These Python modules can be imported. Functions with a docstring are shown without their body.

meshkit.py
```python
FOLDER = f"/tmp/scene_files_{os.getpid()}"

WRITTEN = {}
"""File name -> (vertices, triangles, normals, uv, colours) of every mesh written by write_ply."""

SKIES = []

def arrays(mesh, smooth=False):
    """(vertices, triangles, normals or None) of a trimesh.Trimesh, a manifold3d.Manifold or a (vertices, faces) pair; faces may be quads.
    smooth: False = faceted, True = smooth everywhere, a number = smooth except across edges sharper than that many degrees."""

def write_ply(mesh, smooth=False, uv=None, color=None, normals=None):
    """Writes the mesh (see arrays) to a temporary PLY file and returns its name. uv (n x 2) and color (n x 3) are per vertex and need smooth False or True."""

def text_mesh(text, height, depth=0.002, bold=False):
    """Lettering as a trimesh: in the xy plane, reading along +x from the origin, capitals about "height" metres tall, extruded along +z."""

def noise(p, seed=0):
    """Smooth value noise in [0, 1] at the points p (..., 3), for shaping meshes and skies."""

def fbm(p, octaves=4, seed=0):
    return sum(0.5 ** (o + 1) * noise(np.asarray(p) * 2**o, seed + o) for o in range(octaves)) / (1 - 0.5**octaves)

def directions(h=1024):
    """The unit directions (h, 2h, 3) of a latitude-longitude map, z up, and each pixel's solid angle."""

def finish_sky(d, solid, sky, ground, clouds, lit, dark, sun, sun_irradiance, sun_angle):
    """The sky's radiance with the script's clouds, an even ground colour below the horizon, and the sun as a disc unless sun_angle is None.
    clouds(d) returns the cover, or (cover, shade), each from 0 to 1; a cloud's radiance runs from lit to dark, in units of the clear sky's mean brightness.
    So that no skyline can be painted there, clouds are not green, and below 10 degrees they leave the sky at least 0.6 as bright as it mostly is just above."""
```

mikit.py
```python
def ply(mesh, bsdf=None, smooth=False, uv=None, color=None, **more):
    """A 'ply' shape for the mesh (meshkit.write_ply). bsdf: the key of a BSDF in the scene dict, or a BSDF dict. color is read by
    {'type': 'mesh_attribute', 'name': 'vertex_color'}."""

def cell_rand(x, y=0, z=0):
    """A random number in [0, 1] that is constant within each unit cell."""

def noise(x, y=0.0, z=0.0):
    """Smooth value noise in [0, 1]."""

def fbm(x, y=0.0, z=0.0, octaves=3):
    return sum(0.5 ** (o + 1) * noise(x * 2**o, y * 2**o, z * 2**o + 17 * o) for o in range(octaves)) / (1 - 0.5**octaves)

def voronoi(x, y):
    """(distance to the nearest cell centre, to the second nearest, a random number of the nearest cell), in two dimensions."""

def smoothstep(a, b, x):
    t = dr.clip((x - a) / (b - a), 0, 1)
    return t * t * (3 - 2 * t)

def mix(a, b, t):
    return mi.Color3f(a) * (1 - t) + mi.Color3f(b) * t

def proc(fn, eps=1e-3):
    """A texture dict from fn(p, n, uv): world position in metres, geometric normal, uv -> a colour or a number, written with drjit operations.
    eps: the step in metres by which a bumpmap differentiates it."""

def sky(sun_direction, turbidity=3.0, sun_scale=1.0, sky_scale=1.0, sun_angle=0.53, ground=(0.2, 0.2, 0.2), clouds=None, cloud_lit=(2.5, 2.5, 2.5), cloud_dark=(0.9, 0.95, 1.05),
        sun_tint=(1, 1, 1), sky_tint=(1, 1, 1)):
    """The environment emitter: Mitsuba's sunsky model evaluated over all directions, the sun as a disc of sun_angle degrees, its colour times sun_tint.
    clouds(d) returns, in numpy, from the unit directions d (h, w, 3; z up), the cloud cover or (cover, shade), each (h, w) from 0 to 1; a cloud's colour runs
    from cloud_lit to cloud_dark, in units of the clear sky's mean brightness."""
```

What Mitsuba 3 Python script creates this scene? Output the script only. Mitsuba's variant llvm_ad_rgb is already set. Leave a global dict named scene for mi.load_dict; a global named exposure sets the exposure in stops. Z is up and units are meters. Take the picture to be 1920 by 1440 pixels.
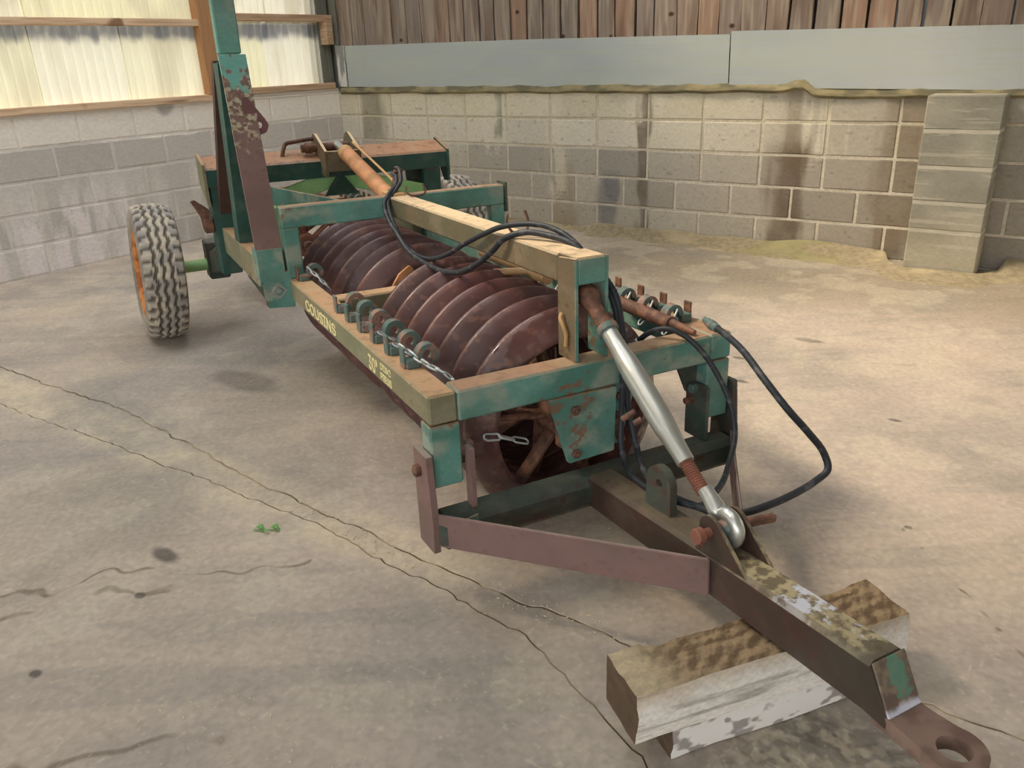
import math, random
import numpy as np, trimesh, drjit as dr, mitsuba as mi, mikit, meshkit
from shapely.geometry import Polygon, Point, LineString
from mikit import noise, fbm, smoothstep, mix, cell_rand

random.seed(7); rng = np.random.default_rng(7)
scene, labels = {}, {}

# ------------------------------------------------------------------ camera, light, exposure
YAW, PITCH, ROLL = -0.628167, 0.389120, -0.037629
EYE, FOCAL = np.array([6.29772, -5.93618, 1.40512]), 1506.88
def camera_axes():
    cy, sy, cp, sp = math.cos(YAW), math.sin(YAW), math.cos(PITCH), math.sin(PITCH)
    f = np.array([sy*cp, cy*cp, -sp]); r = np.array([cy, -sy, 0]); u = np.cross(r, f)
    c, s = math.cos(ROLL), math.sin(ROLL)
    return c*r + s*u, -s*r + c*u, f
_r, _u, _f = camera_axes()
_m = np.eye(4); _m[:3, 0], _m[:3, 1], _m[:3, 2], _m[:3, 3] = -_r, _u, _f, EYE
scene['camera'] = {'type': 'perspective', 'fov': math.degrees(2*math.atan(960/FOCAL)), 'fov_axis': 'x',
                   'near_clip': 0.05, 'far_clip': 100.0, 'to_world': mi.ScalarTransform4f(_m)}
def overcast(d):
    return 0.96 + 0*d[..., 0], 0.25 + 0.2*meshkit.fbm(d*3, 3)
scene['sky'] = mikit.sky([-0.55, -0.35, 0.75], turbidity=4.0, sun_scale=0.12, sun_angle=14.0, ground=(0.22, 0.21, 0.18),
                         clouds=overcast, cloud_lit=(1.76, 1.74, 1.71), cloud_dark=(1.29, 1.29, 1.30))
exposure = 4.25

# ------------------------------------------------------------------ helpers
def lin(r, g, b):
    return tuple((c/255/12.92) if c/255 <= .04045 else ((c/255+.055)/1.055)**2.4 for c in (r, g, b))

def box(x0, x1, y0, y1, z0, z1, b=0.004):
    b = min(b, .45*(x1-x0), .45*(y1-y0), .45*(z1-z0))
    v = []
    for sx in (0, 1):
        for sy in (0, 1):
            for sz in (0, 1):
                X, Y, Z = (x0, x1)[sx], (y0, y1)[sy], (z0, z1)[sz]
                ix, iy, iz = X+(b, -b)[sx], Y+(b, -b)[sy], Z+(b, -b)[sz]
                v += [(X, iy, iz), (ix, Y, iz), (ix, iy, Z)]
    return trimesh.Trimesh(v, process=False).convex_hull

def frame(d, up=(0, 0, 1)):
    d = np.asarray(d, float); d = d/np.linalg.norm(d)
    up = np.asarray(up, float)
    if abs(d@up)/np.linalg.norm(up) > .98: up = np.array([1., 0, 0])
    s = np.cross(d, up); s /= np.linalg.norm(s)
    return d, s, np.cross(s, d)

def beam(p0, p1, w, h, up=(0, 0, 1), b=0.004):
    """A bar from p0 to p1, w wide sideways, h along up."""
    p0, p1 = np.asarray(p0, float), np.asarray(p1, float)
    d, s, u = frame(p1-p0, up)
    m = box(0, np.linalg.norm(p1-p0), -w/2, w/2, -h/2, h/2, b)
    m.vertices = p0 + m.vertices@np.array([d, s, u])
    m.fix_normals(); return m

def ring_of(pts_a, rad, sides):
    pass

def spline(pts, n=8):
    p = np.asarray(pts, float); q = np.vstack([2*p[0]-p[1], p, 2*p[-1]-p[-2]]); out = []
    for i in range(1, len(q)-2):
        a, b_, c, d = q[i-1:i+3]
        t1 = np.linalg.norm(b_-a)**.5; t2 = t1+np.linalg.norm(c-b_)**.5; t3 = t2+np.linalg.norm(d-c)**.5
        for t in np.linspace(t1, t2, n, endpoint=False):
            A1 = (t1-t)/t1*a+t/t1*b_; A2 = (t2-t)/(t2-t1)*b_+(t-t1)/(t2-t1)*c; A3 = (t3-t)/(t3-t2)*c+(t-t2)/(t3-t2)*d
            B1 = (t2-t)/t2*A1+t/t2*A2; B2 = (t3-t)/(t3-t1)*A2+(t-t1)/(t3-t1)*A3
            out.append((t2-t)/(t2-t1)*B1+(t-t1)/(t2-t1)*B2)
    return np.array(out+[p[-1]])

def tube(path, r, sides=10, closed=False, caps=True):
    p = np.asarray(path, float); n = len(p); r = np.broadcast_to(np.asarray(r, float), (n,))
    t = (np.roll(p, -1, 0)-np.roll(p, 1, 0)) if closed else np.gradient(p, axis=0)
    t /= np.linalg.norm(t, axis=1, keepdims=True)+1e-12
    a = np.cross(t[0], [0, 0, 1.] if abs(t[0][2]) < .9 else [1., 0, 0]); a /= np.linalg.norm(a)
    ang = np.arange(sides)*2*np.pi/sides; v = []
    for i in range(n):
        a = a-(a@t[i])*t[i]; a /= np.linalg.norm(a); b = np.cross(t[i], a)
        v.append(p[i]+r[i]*(np.cos(ang)[:, None]*a+np.sin(ang)[:, None]*b))
    v = np.vstack(v); f = []
    for i in range(n if closed else n-1):
        j = (i+1) % n
        for k in range(sides):
            l = (k+1) % sides
            f += [(i*sides+k, i*sides+l, j*sides+l), (i*sides+k, j*sides+l, j*sides+k)]
    if not closed and caps:
        v = np.vstack([v, p[0], p[-1]]); c0, c1 = len(v)-2, len(v)-1
        for k in range(sides):
            l = (k+1) % sides
            f += [(c0, l, k), (c1, (n-1)*sides+k, (n-1)*sides+l)]
    m = trimesh.Trimesh(v, f, process=False); m.fix_normals(); return m

def cyl(p0, p1, r0, r1=None, sides=18, bev=0.002):
    r1 = r0 if r1 is None else r1
    p0, p1 = np.asarray(p0, float), np.asarray(p1, float); L = np.linalg.norm(p1-p0); d = (p1-p0)/L
    bev = min(bev, .4*L, .4*min(r0, r1))
    return tube([p0, p0+d*1e-5, p0+d*bev, p1-d*bev, p1-d*1e-5, p1], [r0-bev, r0-bev, r0, r1, r1-bev, r1-bev], sides)

def hexa(p, d, r, h):
    d = np.asarray(d, float); return tube([p, np.asarray(p)+d*h*.85, np.asarray(p)+d*h], [r, r, r*.85], 6)

def prism(poly, axis, t0, t1):
    """poly in the plane across axis: axis y -> (x, z), axis x -> (y, z), axis z -> (x, y)."""
    m = trimesh.creation.extrude_polygon(Polygon(poly) if not isinstance(poly, Polygon) else poly, t1-t0, engine='earcut')
    v = np.array(m.vertices); o = np.empty_like(v); k = v[:, 2]+t0
    if axis == 'y': o[:, 0], o[:, 1], o[:, 2] = v[:, 0], k, v[:, 1]
    elif axis == 'x': o[:, 0], o[:, 1], o[:, 2] = k, v[:, 0], v[:, 1]
    else: o[:, 0], o[:, 1], o[:, 2] = v[:, 0], v[:, 1], k
    m = trimesh.Trimesh(o, m.faces, process=False); m.fix_normals(); return m

def lathe(profile, n=72):
    """closed profile of (x, r) turned round the x axis."""
    pr = np.asarray(profile, float); k = len(pr); ang = np.arange(n)*2*np.pi/n
    v = np.stack([np.repeat(pr[None, :, 0], n, 0), np.cos(ang)[:, None]*pr[None, :, 1], np.sin(ang)[:, None]*pr[None, :, 1]], -1).reshape(-1, 3)
    f = []
    for i in range(n):
        j = (i+1) % n
        for a in range(k):
            b = (a+1) % k
            f += [(i*k+a, i*k+b, j*k+b), (i*k+a, j*k+b, j*k+a)]
    m = trimesh.Trimesh(v, f, process=False); m.fix_normals(); return m

cat = trimesh.util.concatenate

# ------------------------------------------------------------------ materials
def mat(name, fn, rough=0.7, spec=0.3, metallic=0.0, bump=None, scale=1.0, two=True, **kw):
    b = {'type': 'principled', 'base_color': mikit.proc(fn) if callable(fn) else {'type': 'rgb', 'value': list(fn)},
         'roughness': mikit.proc(rough) if callable(rough) else rough, 'specular': spec, 'metallic': metallic, **kw}
    if bump is not None:
        b = {'type': 'bumpmap', 'arbitrary': mikit.proc(bump, eps=kw.pop('eps', 2e-3) if 'eps' in kw else 2e-3), 'scale': scale, 'bsdf': b}
    scene[name] = {'type': 'twosided', 'bsdf': b} if two else b

TEAL, TEAL2 = lin(98, 148, 138), lin(70, 118, 108)
RUST, TAN, BEIGE = lin(120, 84, 64), lin(196, 150, 110), lin(172, 168, 150)

def paint_fn(c1, c2, rust, top, side_dust, wear_at, top_amt, grey=.3):
    def fn(p, n, uv):
        a = fbm(p.x*6, p.y*6, p.z*6, 3); b = fbm(p.x*38+5, p.y*38, p.z*38, 3); c = fbm(p.x*120, p.y*120, p.z*120, 2)
        col = mix(c1, c2, smoothstep(.25, .75, a))
        col = mix(col, BEIGE, smoothstep(.46, .72, fbm(p.x*13+3, p.y*13, p.z*13, 4))*grey)
        col = mix(col, side_dust, smoothstep(.4, .8, fbm(p.x*4+9, p.y*4, p.z*9, 2))*.4)
        col = mix(col, rust, smoothstep(wear_at, wear_at+.07, .5*b+.5*a)*.8)
        up = smoothstep(.55, .9, n.z)
        t = mix(top, mix(rust, top, .55), smoothstep(.5, .85, b))
        t = mix(t, lin(188, 174, 140), smoothstep(.5, .75, a)*.4)
        return mix(col, t, up*top_amt)*(.9+.2*c)
    return fn
mat('teal_paint', paint_fn(TEAL, TEAL2, RUST, lin(160, 122, 94), lin(112, 128, 118), .62, .88, .5), .5, .4)
mat('olive_tan_paint', paint_fn(lin(112, 116, 92), lin(132, 126, 100), lin(112, 90, 68), lin(180, 146, 112), lin(112, 104, 82), .63, .94, .2), .6, .35)  # olive tan on all faces, paler tan on upward ones
mat('beam_paint', paint_fn(lin(94, 90, 70), lin(112, 96, 74), lin(96, 74, 58), lin(212, 188, 152), lin(96, 86, 68), .62, .97, .12), .55, .4)
mat('dark_paint', paint_fn(lin(58, 78, 70), lin(70, 64, 58), lin(80, 58, 52), lin(84, 92, 82), lin(74, 72, 64), .56, .5, .1), .55, .4)
mat('deep_teal', paint_fn(lin(42, 82, 74), lin(34, 70, 62), lin(80, 64, 54), lin(172, 130, 100), lin(50, 76, 66), .68, .97, .08), .5, .4)
mat('lime_paint', paint_fn(lin(160, 208, 144), lin(136, 188, 124), lin(120, 110, 80), lin(160, 184, 120), lin(126, 160, 110), .70, .5, .1), .55, .35)

def primer(p, n, uv):
    a = fbm(p.x*8, p.y*8, p.z*8, 3); b = fbm(p.x*60, p.y*60, p.z*60, 2)
    col = mix(lin(126, 100, 96), lin(112, 92, 86), smoothstep(.3, .7, a))
    col = mix(col, lin(100, 78, 70), smoothstep(.6, .8, b)*.35)
    return mix(col, lin(158, 150, 138), smoothstep(.7, .95, n.z)*.7)
mat('purple_primer', primer, .55, .35)
def mast_skin(p, n, uv):   # primer below, flaking paint above
    a = fbm(p.x*44, p.y*44, p.z*34, 4); b = fbm(p.x*75+3, p.y*75, p.z*75, 3)
    col = primer(p, n, uv)
    h = p.z + (a-.5)*.34
    col = mix(col, mix(lin(176, 170, 146), lin(112, 86, 74), smoothstep(.42, .6, b)), smoothstep(1.10, 1.20, h)*.85*smoothstep(.38, .5, a))
    col = mix(col, mix(lin(92, 160, 150), lin(120, 170, 158), b), smoothstep(1.33, 1.38, h))
    return col
mat('mast_paint', mast_skin, .5, .35)

def ring_rust(p, n, uv):
    a = fbm(p.x*5, p.y*5, p.z*5, 3); b = fbm(p.x*40, p.y*40, p.z*40, 3)
    col = mix(lin(96, 64, 62), lin(80, 56, 55), smoothstep(.35, .65, a))
    col = mix(col, lin(130, 90, 72), smoothstep(.56, .76, b)*.45)
    return mix(col, lin(126, 108, 108), smoothstep(.6, .8, fbm(p.x*12+7, p.y*12, p.z*12, 2))*.35)
mat('ring_rust', ring_rust, lambda p, n, uv: .30+.25*fbm(p.x*30, p.y*30, p.z*30, 2), .6,
    bump=lambda p, n, uv: fbm(p.x*90, p.y*90, p.z*90, 2), scale=.0004)
mat('ring_polished', ring_rust, lambda p, n, uv: .16+.5*smoothstep(.35, .7, fbm(p.x*36, p.y*36, p.z*36, 3)), .9,
    bump=lambda p, n, uv: fbm(p.x*90, p.y*90, p.z*90, 2), scale=.0006)
def rust_fn(p, n, uv):
    b = fbm(p.x*45, p.y*45, p.z*45, 3)
    return mix(lin(86, 62, 52), lin(122, 86, 68), smoothstep(.35, .7, b))
mat('rusty_iron', rust_fn, .65, .4)
mat('dark_brown', lambda p, n, uv: mix(lin(84, 62, 56), lin(66, 52, 48), fbm(p.x*20, p.y*20, p.z*20, 3)), .6, .35)
mat('plum_primer', lambda p, n, uv: mix(lin(118, 80, 82), lin(100, 72, 72), fbm(p.x*20, p.y*20, p.z*20, 3)), .5, .35)
mat('red_rust', lambda p, n, uv: mix(lin(142, 94, 78), lin(116, 78, 64), fbm(p.x*30, p.y*30, p.z*30, 3)), .6, .4)
mat('orange_rim', lambda p, n, uv: mix(lin(214, 142, 74), lin(160, 98, 56), smoothstep(.35, .65, fbm(p.x*22, p.y*22, p.z*22, 3))), .6, .35)
mat('tan_pipe', lambda p, n, uv: mix(lin(196, 158, 112), lin(160, 128, 84), fbm(p.x*20, p.y*20, p.z*20, 3)), .45, .45)
mat('ram_rust', lambda p, n, uv: mix(lin(190, 136, 98), lin(158, 116, 78), smoothstep(.3, .7, fbm(p.x*14, p.y*14, p.z*14, 3))), .5, .4)
mat('zinc', lambda p, n, uv: mix(lin(206, 210, 206), lin(176, 174, 160), smoothstep(.4, .8, fbm(p.x*14, p.y*14, p.z*14, 3))), .34, .5, .8)
mat('chain_zinc', lin(186, 194, 194), .42, .5, .35)
mat('clip_steel', lambda p, n, uv: mix(mix(lin(96, 110, 106), lin(72, 98, 92), fbm(p.x*20, p.y*20, p.z*20, 2)), lin(134, 108, 96), smoothstep(.5, .62, fbm(p.x*31+4, p.y*31, p.z*31, 3))), .5, .45)
mat('rubber', lambda p, n, uv: mix(lin(40, 44, 50), lin(84, 86, 88), smoothstep(.55, .8, fbm(p.x*40, p.y*40, p.z*40, 3))*.7), .5, .4)
def tyre_fn(p, n, uv):
    a = fbm(p.x*16, p.y*16, p.z*16, 3); b = fbm(p.x*70, p.y*70, p.z*70, 2)
    col = mix(lin(196, 186, 168), lin(160, 156, 150), smoothstep(.35, .65, a))
    return mix(lin(86, 78, 70), col, uv.x)*(.85+.3*b)
mat('tyre_rubber', tyre_fn, .85, .2)
mat('cream_letter', lin(214, 204, 156), .7, .2)

# masonry.  uv.x carries the piece's own number, so that each block has a tone of its own
def bl(v, a, b): return smoothstep(a-.02, a+.02, v)*(1-smoothstep(b-.02, b+.02, v))
STREAKS = [(3.37, .055, 1.25, .0, (96, 84, 70), .75), (4.50, .17, .72, .0, (92, 76, 60), .8), (4.50, .12, 1.2, .6, (112, 96, 76), .5), (5.22, .14, 1.2, .0, (108, 90, 66), .6),
           (.42, .16, 1.2, .65, (122, 116, 96), .7), (2.0, .05, 1.2, .72, (112, 120, 96), .7), (3.02, .10, .45, 0., (110, 110, 116), .75), (2.6, .13, .5, 0., (150, 134, 98), .55)]
WASH = [(.75, .12, 1.2, .7), (1.9, .1, 1.1, .62), (4.72, .1, 1.2, .66), (3.5, .06, 1.2, .8), (3.25, .1, 1.2, .85), (.26, .08, 1.2, .7), (2.5, .16, .46, .25), (1.2, .3, .95, .5)]
def back_block(p, n, uv):
    i = dr.floor(uv.x); r, r2 = cell_rand(i, 3, 1), cell_rand(i, 5, 2)
    a = fbm(p.x*5, p.y*5, p.z*5, 3); b = fbm(p.x*60, p.y*60, p.z*60, 3)
    low = 1-smoothstep(.66, .70, p.z)
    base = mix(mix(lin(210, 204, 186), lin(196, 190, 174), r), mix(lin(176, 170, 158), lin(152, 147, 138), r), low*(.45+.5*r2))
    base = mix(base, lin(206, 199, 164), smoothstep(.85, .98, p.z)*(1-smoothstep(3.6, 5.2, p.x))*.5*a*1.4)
    base = mix(base, lin(128, 120, 106), smoothstep(3.4, 5.2, p.x)*.5)  # wall dims to the right: light fall-off painted into the block colour
    w = (fbm(p.x*9, p.z*2.2, 3, 3)-.5)*.22
    for x, h, z1, z0, c, k in STREAKS:
        base = mix(base, lin(*c), (1-smoothstep(h*.5, h*1.25, dr.abs(p.x-x+w)))*smoothstep(z0-.04, z0+.06, p.z)*(1-smoothstep(z1-.05, z1+.1, p.z))*k*(.55+.7*a))
    for x, h, z1, z0 in WASH:
        base = mix(base, lin(214, 206, 186), (1-smoothstep(h*.4, h*1.3, dr.abs(p.x-x+w*1.3)))*smoothstep(z0-.1, z0+.1, p.z+.25*(b-.5))*smoothstep(.3, .6, fbm(p.x*22, p.z*4, 9, 3))*.65)
    hole = 1-smoothstep(.0, .5, noise(p.x*30, p.y*30, p.z*30)*2.2)
    return mix(base, lin(80, 74, 64), hole*.35)*(.84+.3*b)
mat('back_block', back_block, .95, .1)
def left_block(p, n, uv):
    i = dr.floor(uv.x); r = cell_rand(i, 3, 1)
    a = fbm(p.x*5, p.y*5, p.z*5, 3); b = fbm(p.x*60, p.y*60, p.z*60, 3)
    base = mix(lin(204, 199, 192), lin(186, 181, 174), r)
    edge = p.z+(fbm(p.y*7, p.z*7, 2, 2)-.5)*.06
    base = mix(base, lin(234, 228, 218), smoothstep(.885, .905, edge)*.95)
    base = mix(base, lin(160, 156, 152), (1-smoothstep(.05, .1, dr.sqrt(dr.square(p.y+1.93)+.5*dr.square(p.z-1.13))+.06*(a-.5)))*smoothstep(.97, 1.0, p.z+.3*(b-.5))*.8)
    s = fbm(p.y*11, p.z*2.0, 4, 3)
    base = mix(base, lin(232, 224, 222), smoothstep(.36, .6, s+.1*(b-.5))*(1-smoothstep(.35, .75, p.z))*(1-smoothstep(-2.4, -1.8, p.y))*.85)
    base = mix(base, lin(214, 208, 200), smoothstep(.56, .66, fbm(p.y*14+4, p.z*1.6, 1, 3))*(1-smoothstep(.55, .75, p.z))*.55)
    base = mix(base, lin(140, 132, 110), (1-smoothstep(.0, .35, p.z))*smoothstep(-2.1, -1.2, p.y)*.5)
    return base*(.86+.26*b)
mat('left_block', left_block, .95, .1)
def pillar_fn(p, n, uv):
    a = fbm(p.x*4, p.y*4, p.z*4, 3); b = fbm(p.x*55, p.y*55, p.z*55, 3)
    base = mix(lin(160, 157, 142), lin(136, 134, 122), smoothstep(.3, .7, a))
    base = mix(base, lin(186, 176, 150), (1-smoothstep(.1, .5, p.z))*.45)
    base = mix(base, lin(190, 184, 168), smoothstep(.62, .70, fbm(p.x*3, 1, p.z*34, 3))*.4)
    return base*(.86+.26*b)
mat('pillar_block', pillar_fn, .95, .1)
mat('pillar_mortar', lambda p, n, uv: mix(lin(196, 192, 174), lin(166, 162, 146), fbm(p.x*14, p.y*14, p.z*14, 3)), .95, .1)
mat('mortar', lambda p, n, uv: mix(mix(lin(214, 206, 190), lin(186, 178, 160), fbm(p.x*14, p.y*14, p.z*14, 3)), mix(lin(206, 198, 174), lin(180, 170, 146), fbm(p.x*9, p.y*9, p.z*3, 3)), smoothstep(.64, .72, p.z))*(.85+.3*noise(p.x*90, p.y*90, p.z*90)), .95, .1)
mat('left_mortar', lambda p, n, uv: mix(left_block(p, n, uv), lin(214, 208, 200), .5), .95, .1)
mat('ledge_mortar', lambda p, n, uv: mix(lin(150, 140, 108), lin(110, 106, 86), smoothstep(.3, .7, fbm(p.x*9, p.y*9, p.z*20, 3))), .95, .1)
def band(p, n, uv):
    a = fbm(p.x*1.2, 0, p.z*3, 3); b = fbm(p.x*3, 2, p.z*60, 2)
    c = mix(lin(172, 180, 174), lin(166, 174, 174), smoothstep(.3, .7, a))
    c = mix(c, lin(190, 194, 194), smoothstep(3.9, 5.5, p.x)*.5)
    return mix(c, lin(176, 182, 164), smoothstep(.5, .7, b)*.3)
mat('band_metal', band, .55, .35)
mat('pale_tin', lambda p, n, uv: mix(lin(206, 206, 200), lin(140, 142, 138), smoothstep(.4, .6, fbm(p.x*30, p.y*30, p.z*6, 3))), .6, .35)
def boards(p, n, uv):
    i = dr.floor(uv.x); r, r2, r3 = cell_rand(i, 1, 1), cell_rand(i, 2, 2), cell_rand(i, 7, 3)
    g = fbm(p.x*60+r*90, p.y*60, p.z*3, 3); k = fbm(p.x*14+r*50, 0, p.z*1.6, 3)
    c = mix(lin(176, 158, 142), lin(160, 148, 138), r)
    c = mix(c, lin(190, 150, 122), smoothstep(.6, .95, r2)*.6)
    c = mix(c, lin(134, 110, 94), smoothstep(.5, .7, k)*.6)
    c = mix(c, lin(206, 192, 170), smoothstep(.55, .7, fbm(p.x*30+r3*70, 1, p.z*2.2, 2))*.45)
    zk = dr.abs((p.z*2.3+r3*9)-dr.floor(p.z*2.3+r3*9)-.5)
    kn = dr.sqrt(dr.square(uv.x-i-.2-.6*cell_rand(i, dr.floor(p.z*2.3+r3*9), 5))*.016+dr.square(zk*.35))
    c = mix(lin(90, 68, 56), c, smoothstep(.006, .018, kn+.25*smoothstep(.22, .3, cell_rand(i, dr.floor(p.z*2.3+r3*9), 8))))
    return c*(.42+.40*g)
mat('barn_board', boards, .9, .15)
mat('board_gap', lambda p, n, uv: mix(lin(70, 66, 62), lin(176, 184, 190), smoothstep(.5, .6, noise(p.x*3.1, 2, p.z*.6))), .9, .1)  # dark void and pale sky seen between boards, painted as two tones
def sheet(p, n, uv):
    i = dr.floor(uv.x); r = cell_rand(i, 4, 4)
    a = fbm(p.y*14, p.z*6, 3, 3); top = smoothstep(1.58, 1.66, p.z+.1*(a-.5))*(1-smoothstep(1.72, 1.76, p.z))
    c = mix(lin(236, 234, 220), lin(230, 228, 190), r*.9)
    c = mix(c, lin(206, 200, 176), smoothstep(.5, .75, fbm(p.y*5, p.z*1.5, 8, 3))*.6)
    c = mix(c, lin(140, 136, 96), smoothstep(-.72, -.5, -dr.abs(p.y+2.05)-.4)*0)
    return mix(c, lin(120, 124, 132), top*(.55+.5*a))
scene['translucent_sheet'] = {'type': 'principledthin', 'base_color': mikit.proc(sheet), 'roughness': .6, 'spec_trans': 0.0, 'diff_trans': .48, 'eta': 1.4}
def lumber(p, n, uv):
    g = fbm(p.x*22, p.y*5, p.z*60, 3); k = noise(p.y*5+3, p.z*14, 2)
    c = mix(lin(224, 196, 164), lin(200, 168, 136), smoothstep(.3, .7, g))
    return mix(c, lin(120, 84, 58), smoothstep(.86, .95, k)*.8)
mat('lumber', lumber, .8, .2)
mat('old_lumber', lambda p, n, uv: lumber(p, n, uv)*mi.Color3f(.72, .70, .68), .85, .2)
mat('post_wood', lambda p, n, uv: mix(lin(190, 146, 106), lin(160, 120, 86), fbm(p.x*60, p.y*60, p.z*4, 3)), .8, .2)
mat('stanchion', lambda p, n, uv: mix(lin(104, 112, 100), lin(112, 108, 98), fbm(p.x*20, p.y*20, p.z*5, 3)), .7, .3)

# floor
CRACKS = [((4.55, -4.62), (4.02, -5.15), .006), ((4.02, -5.15), (3.75, -5.35), .008), ((3.75, -5.35), (3.3, -5.9), .005), ((4.35, -4.95), (3.6, -5.75), .010), ((4.9, -5.2), (4.45, -5.8), .012), ((5.6, -2.1), (6.5, -1.75), .006), ((6.05, -3.55), (6.45, -4.05), .005)]
OIL = [(5.27, -1.915, .075, .03), (5.05, -2.33, .03, .016), (5.17, -2.61, .035, .02), (4.86, -2.4, .055, .03), (5.83, -2.7, .025, .012), (6.02, -4.72, .035, .02), (5.95, -4.82, .03, .018), (4.28, -5.02, .02, .014), (6.03, -3.5, .012, .01),
       (4.15, -4.86, .06, .03), (3.15, -3.78, .22, .10), (4.35, -5.35, .02, .016)]
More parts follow.
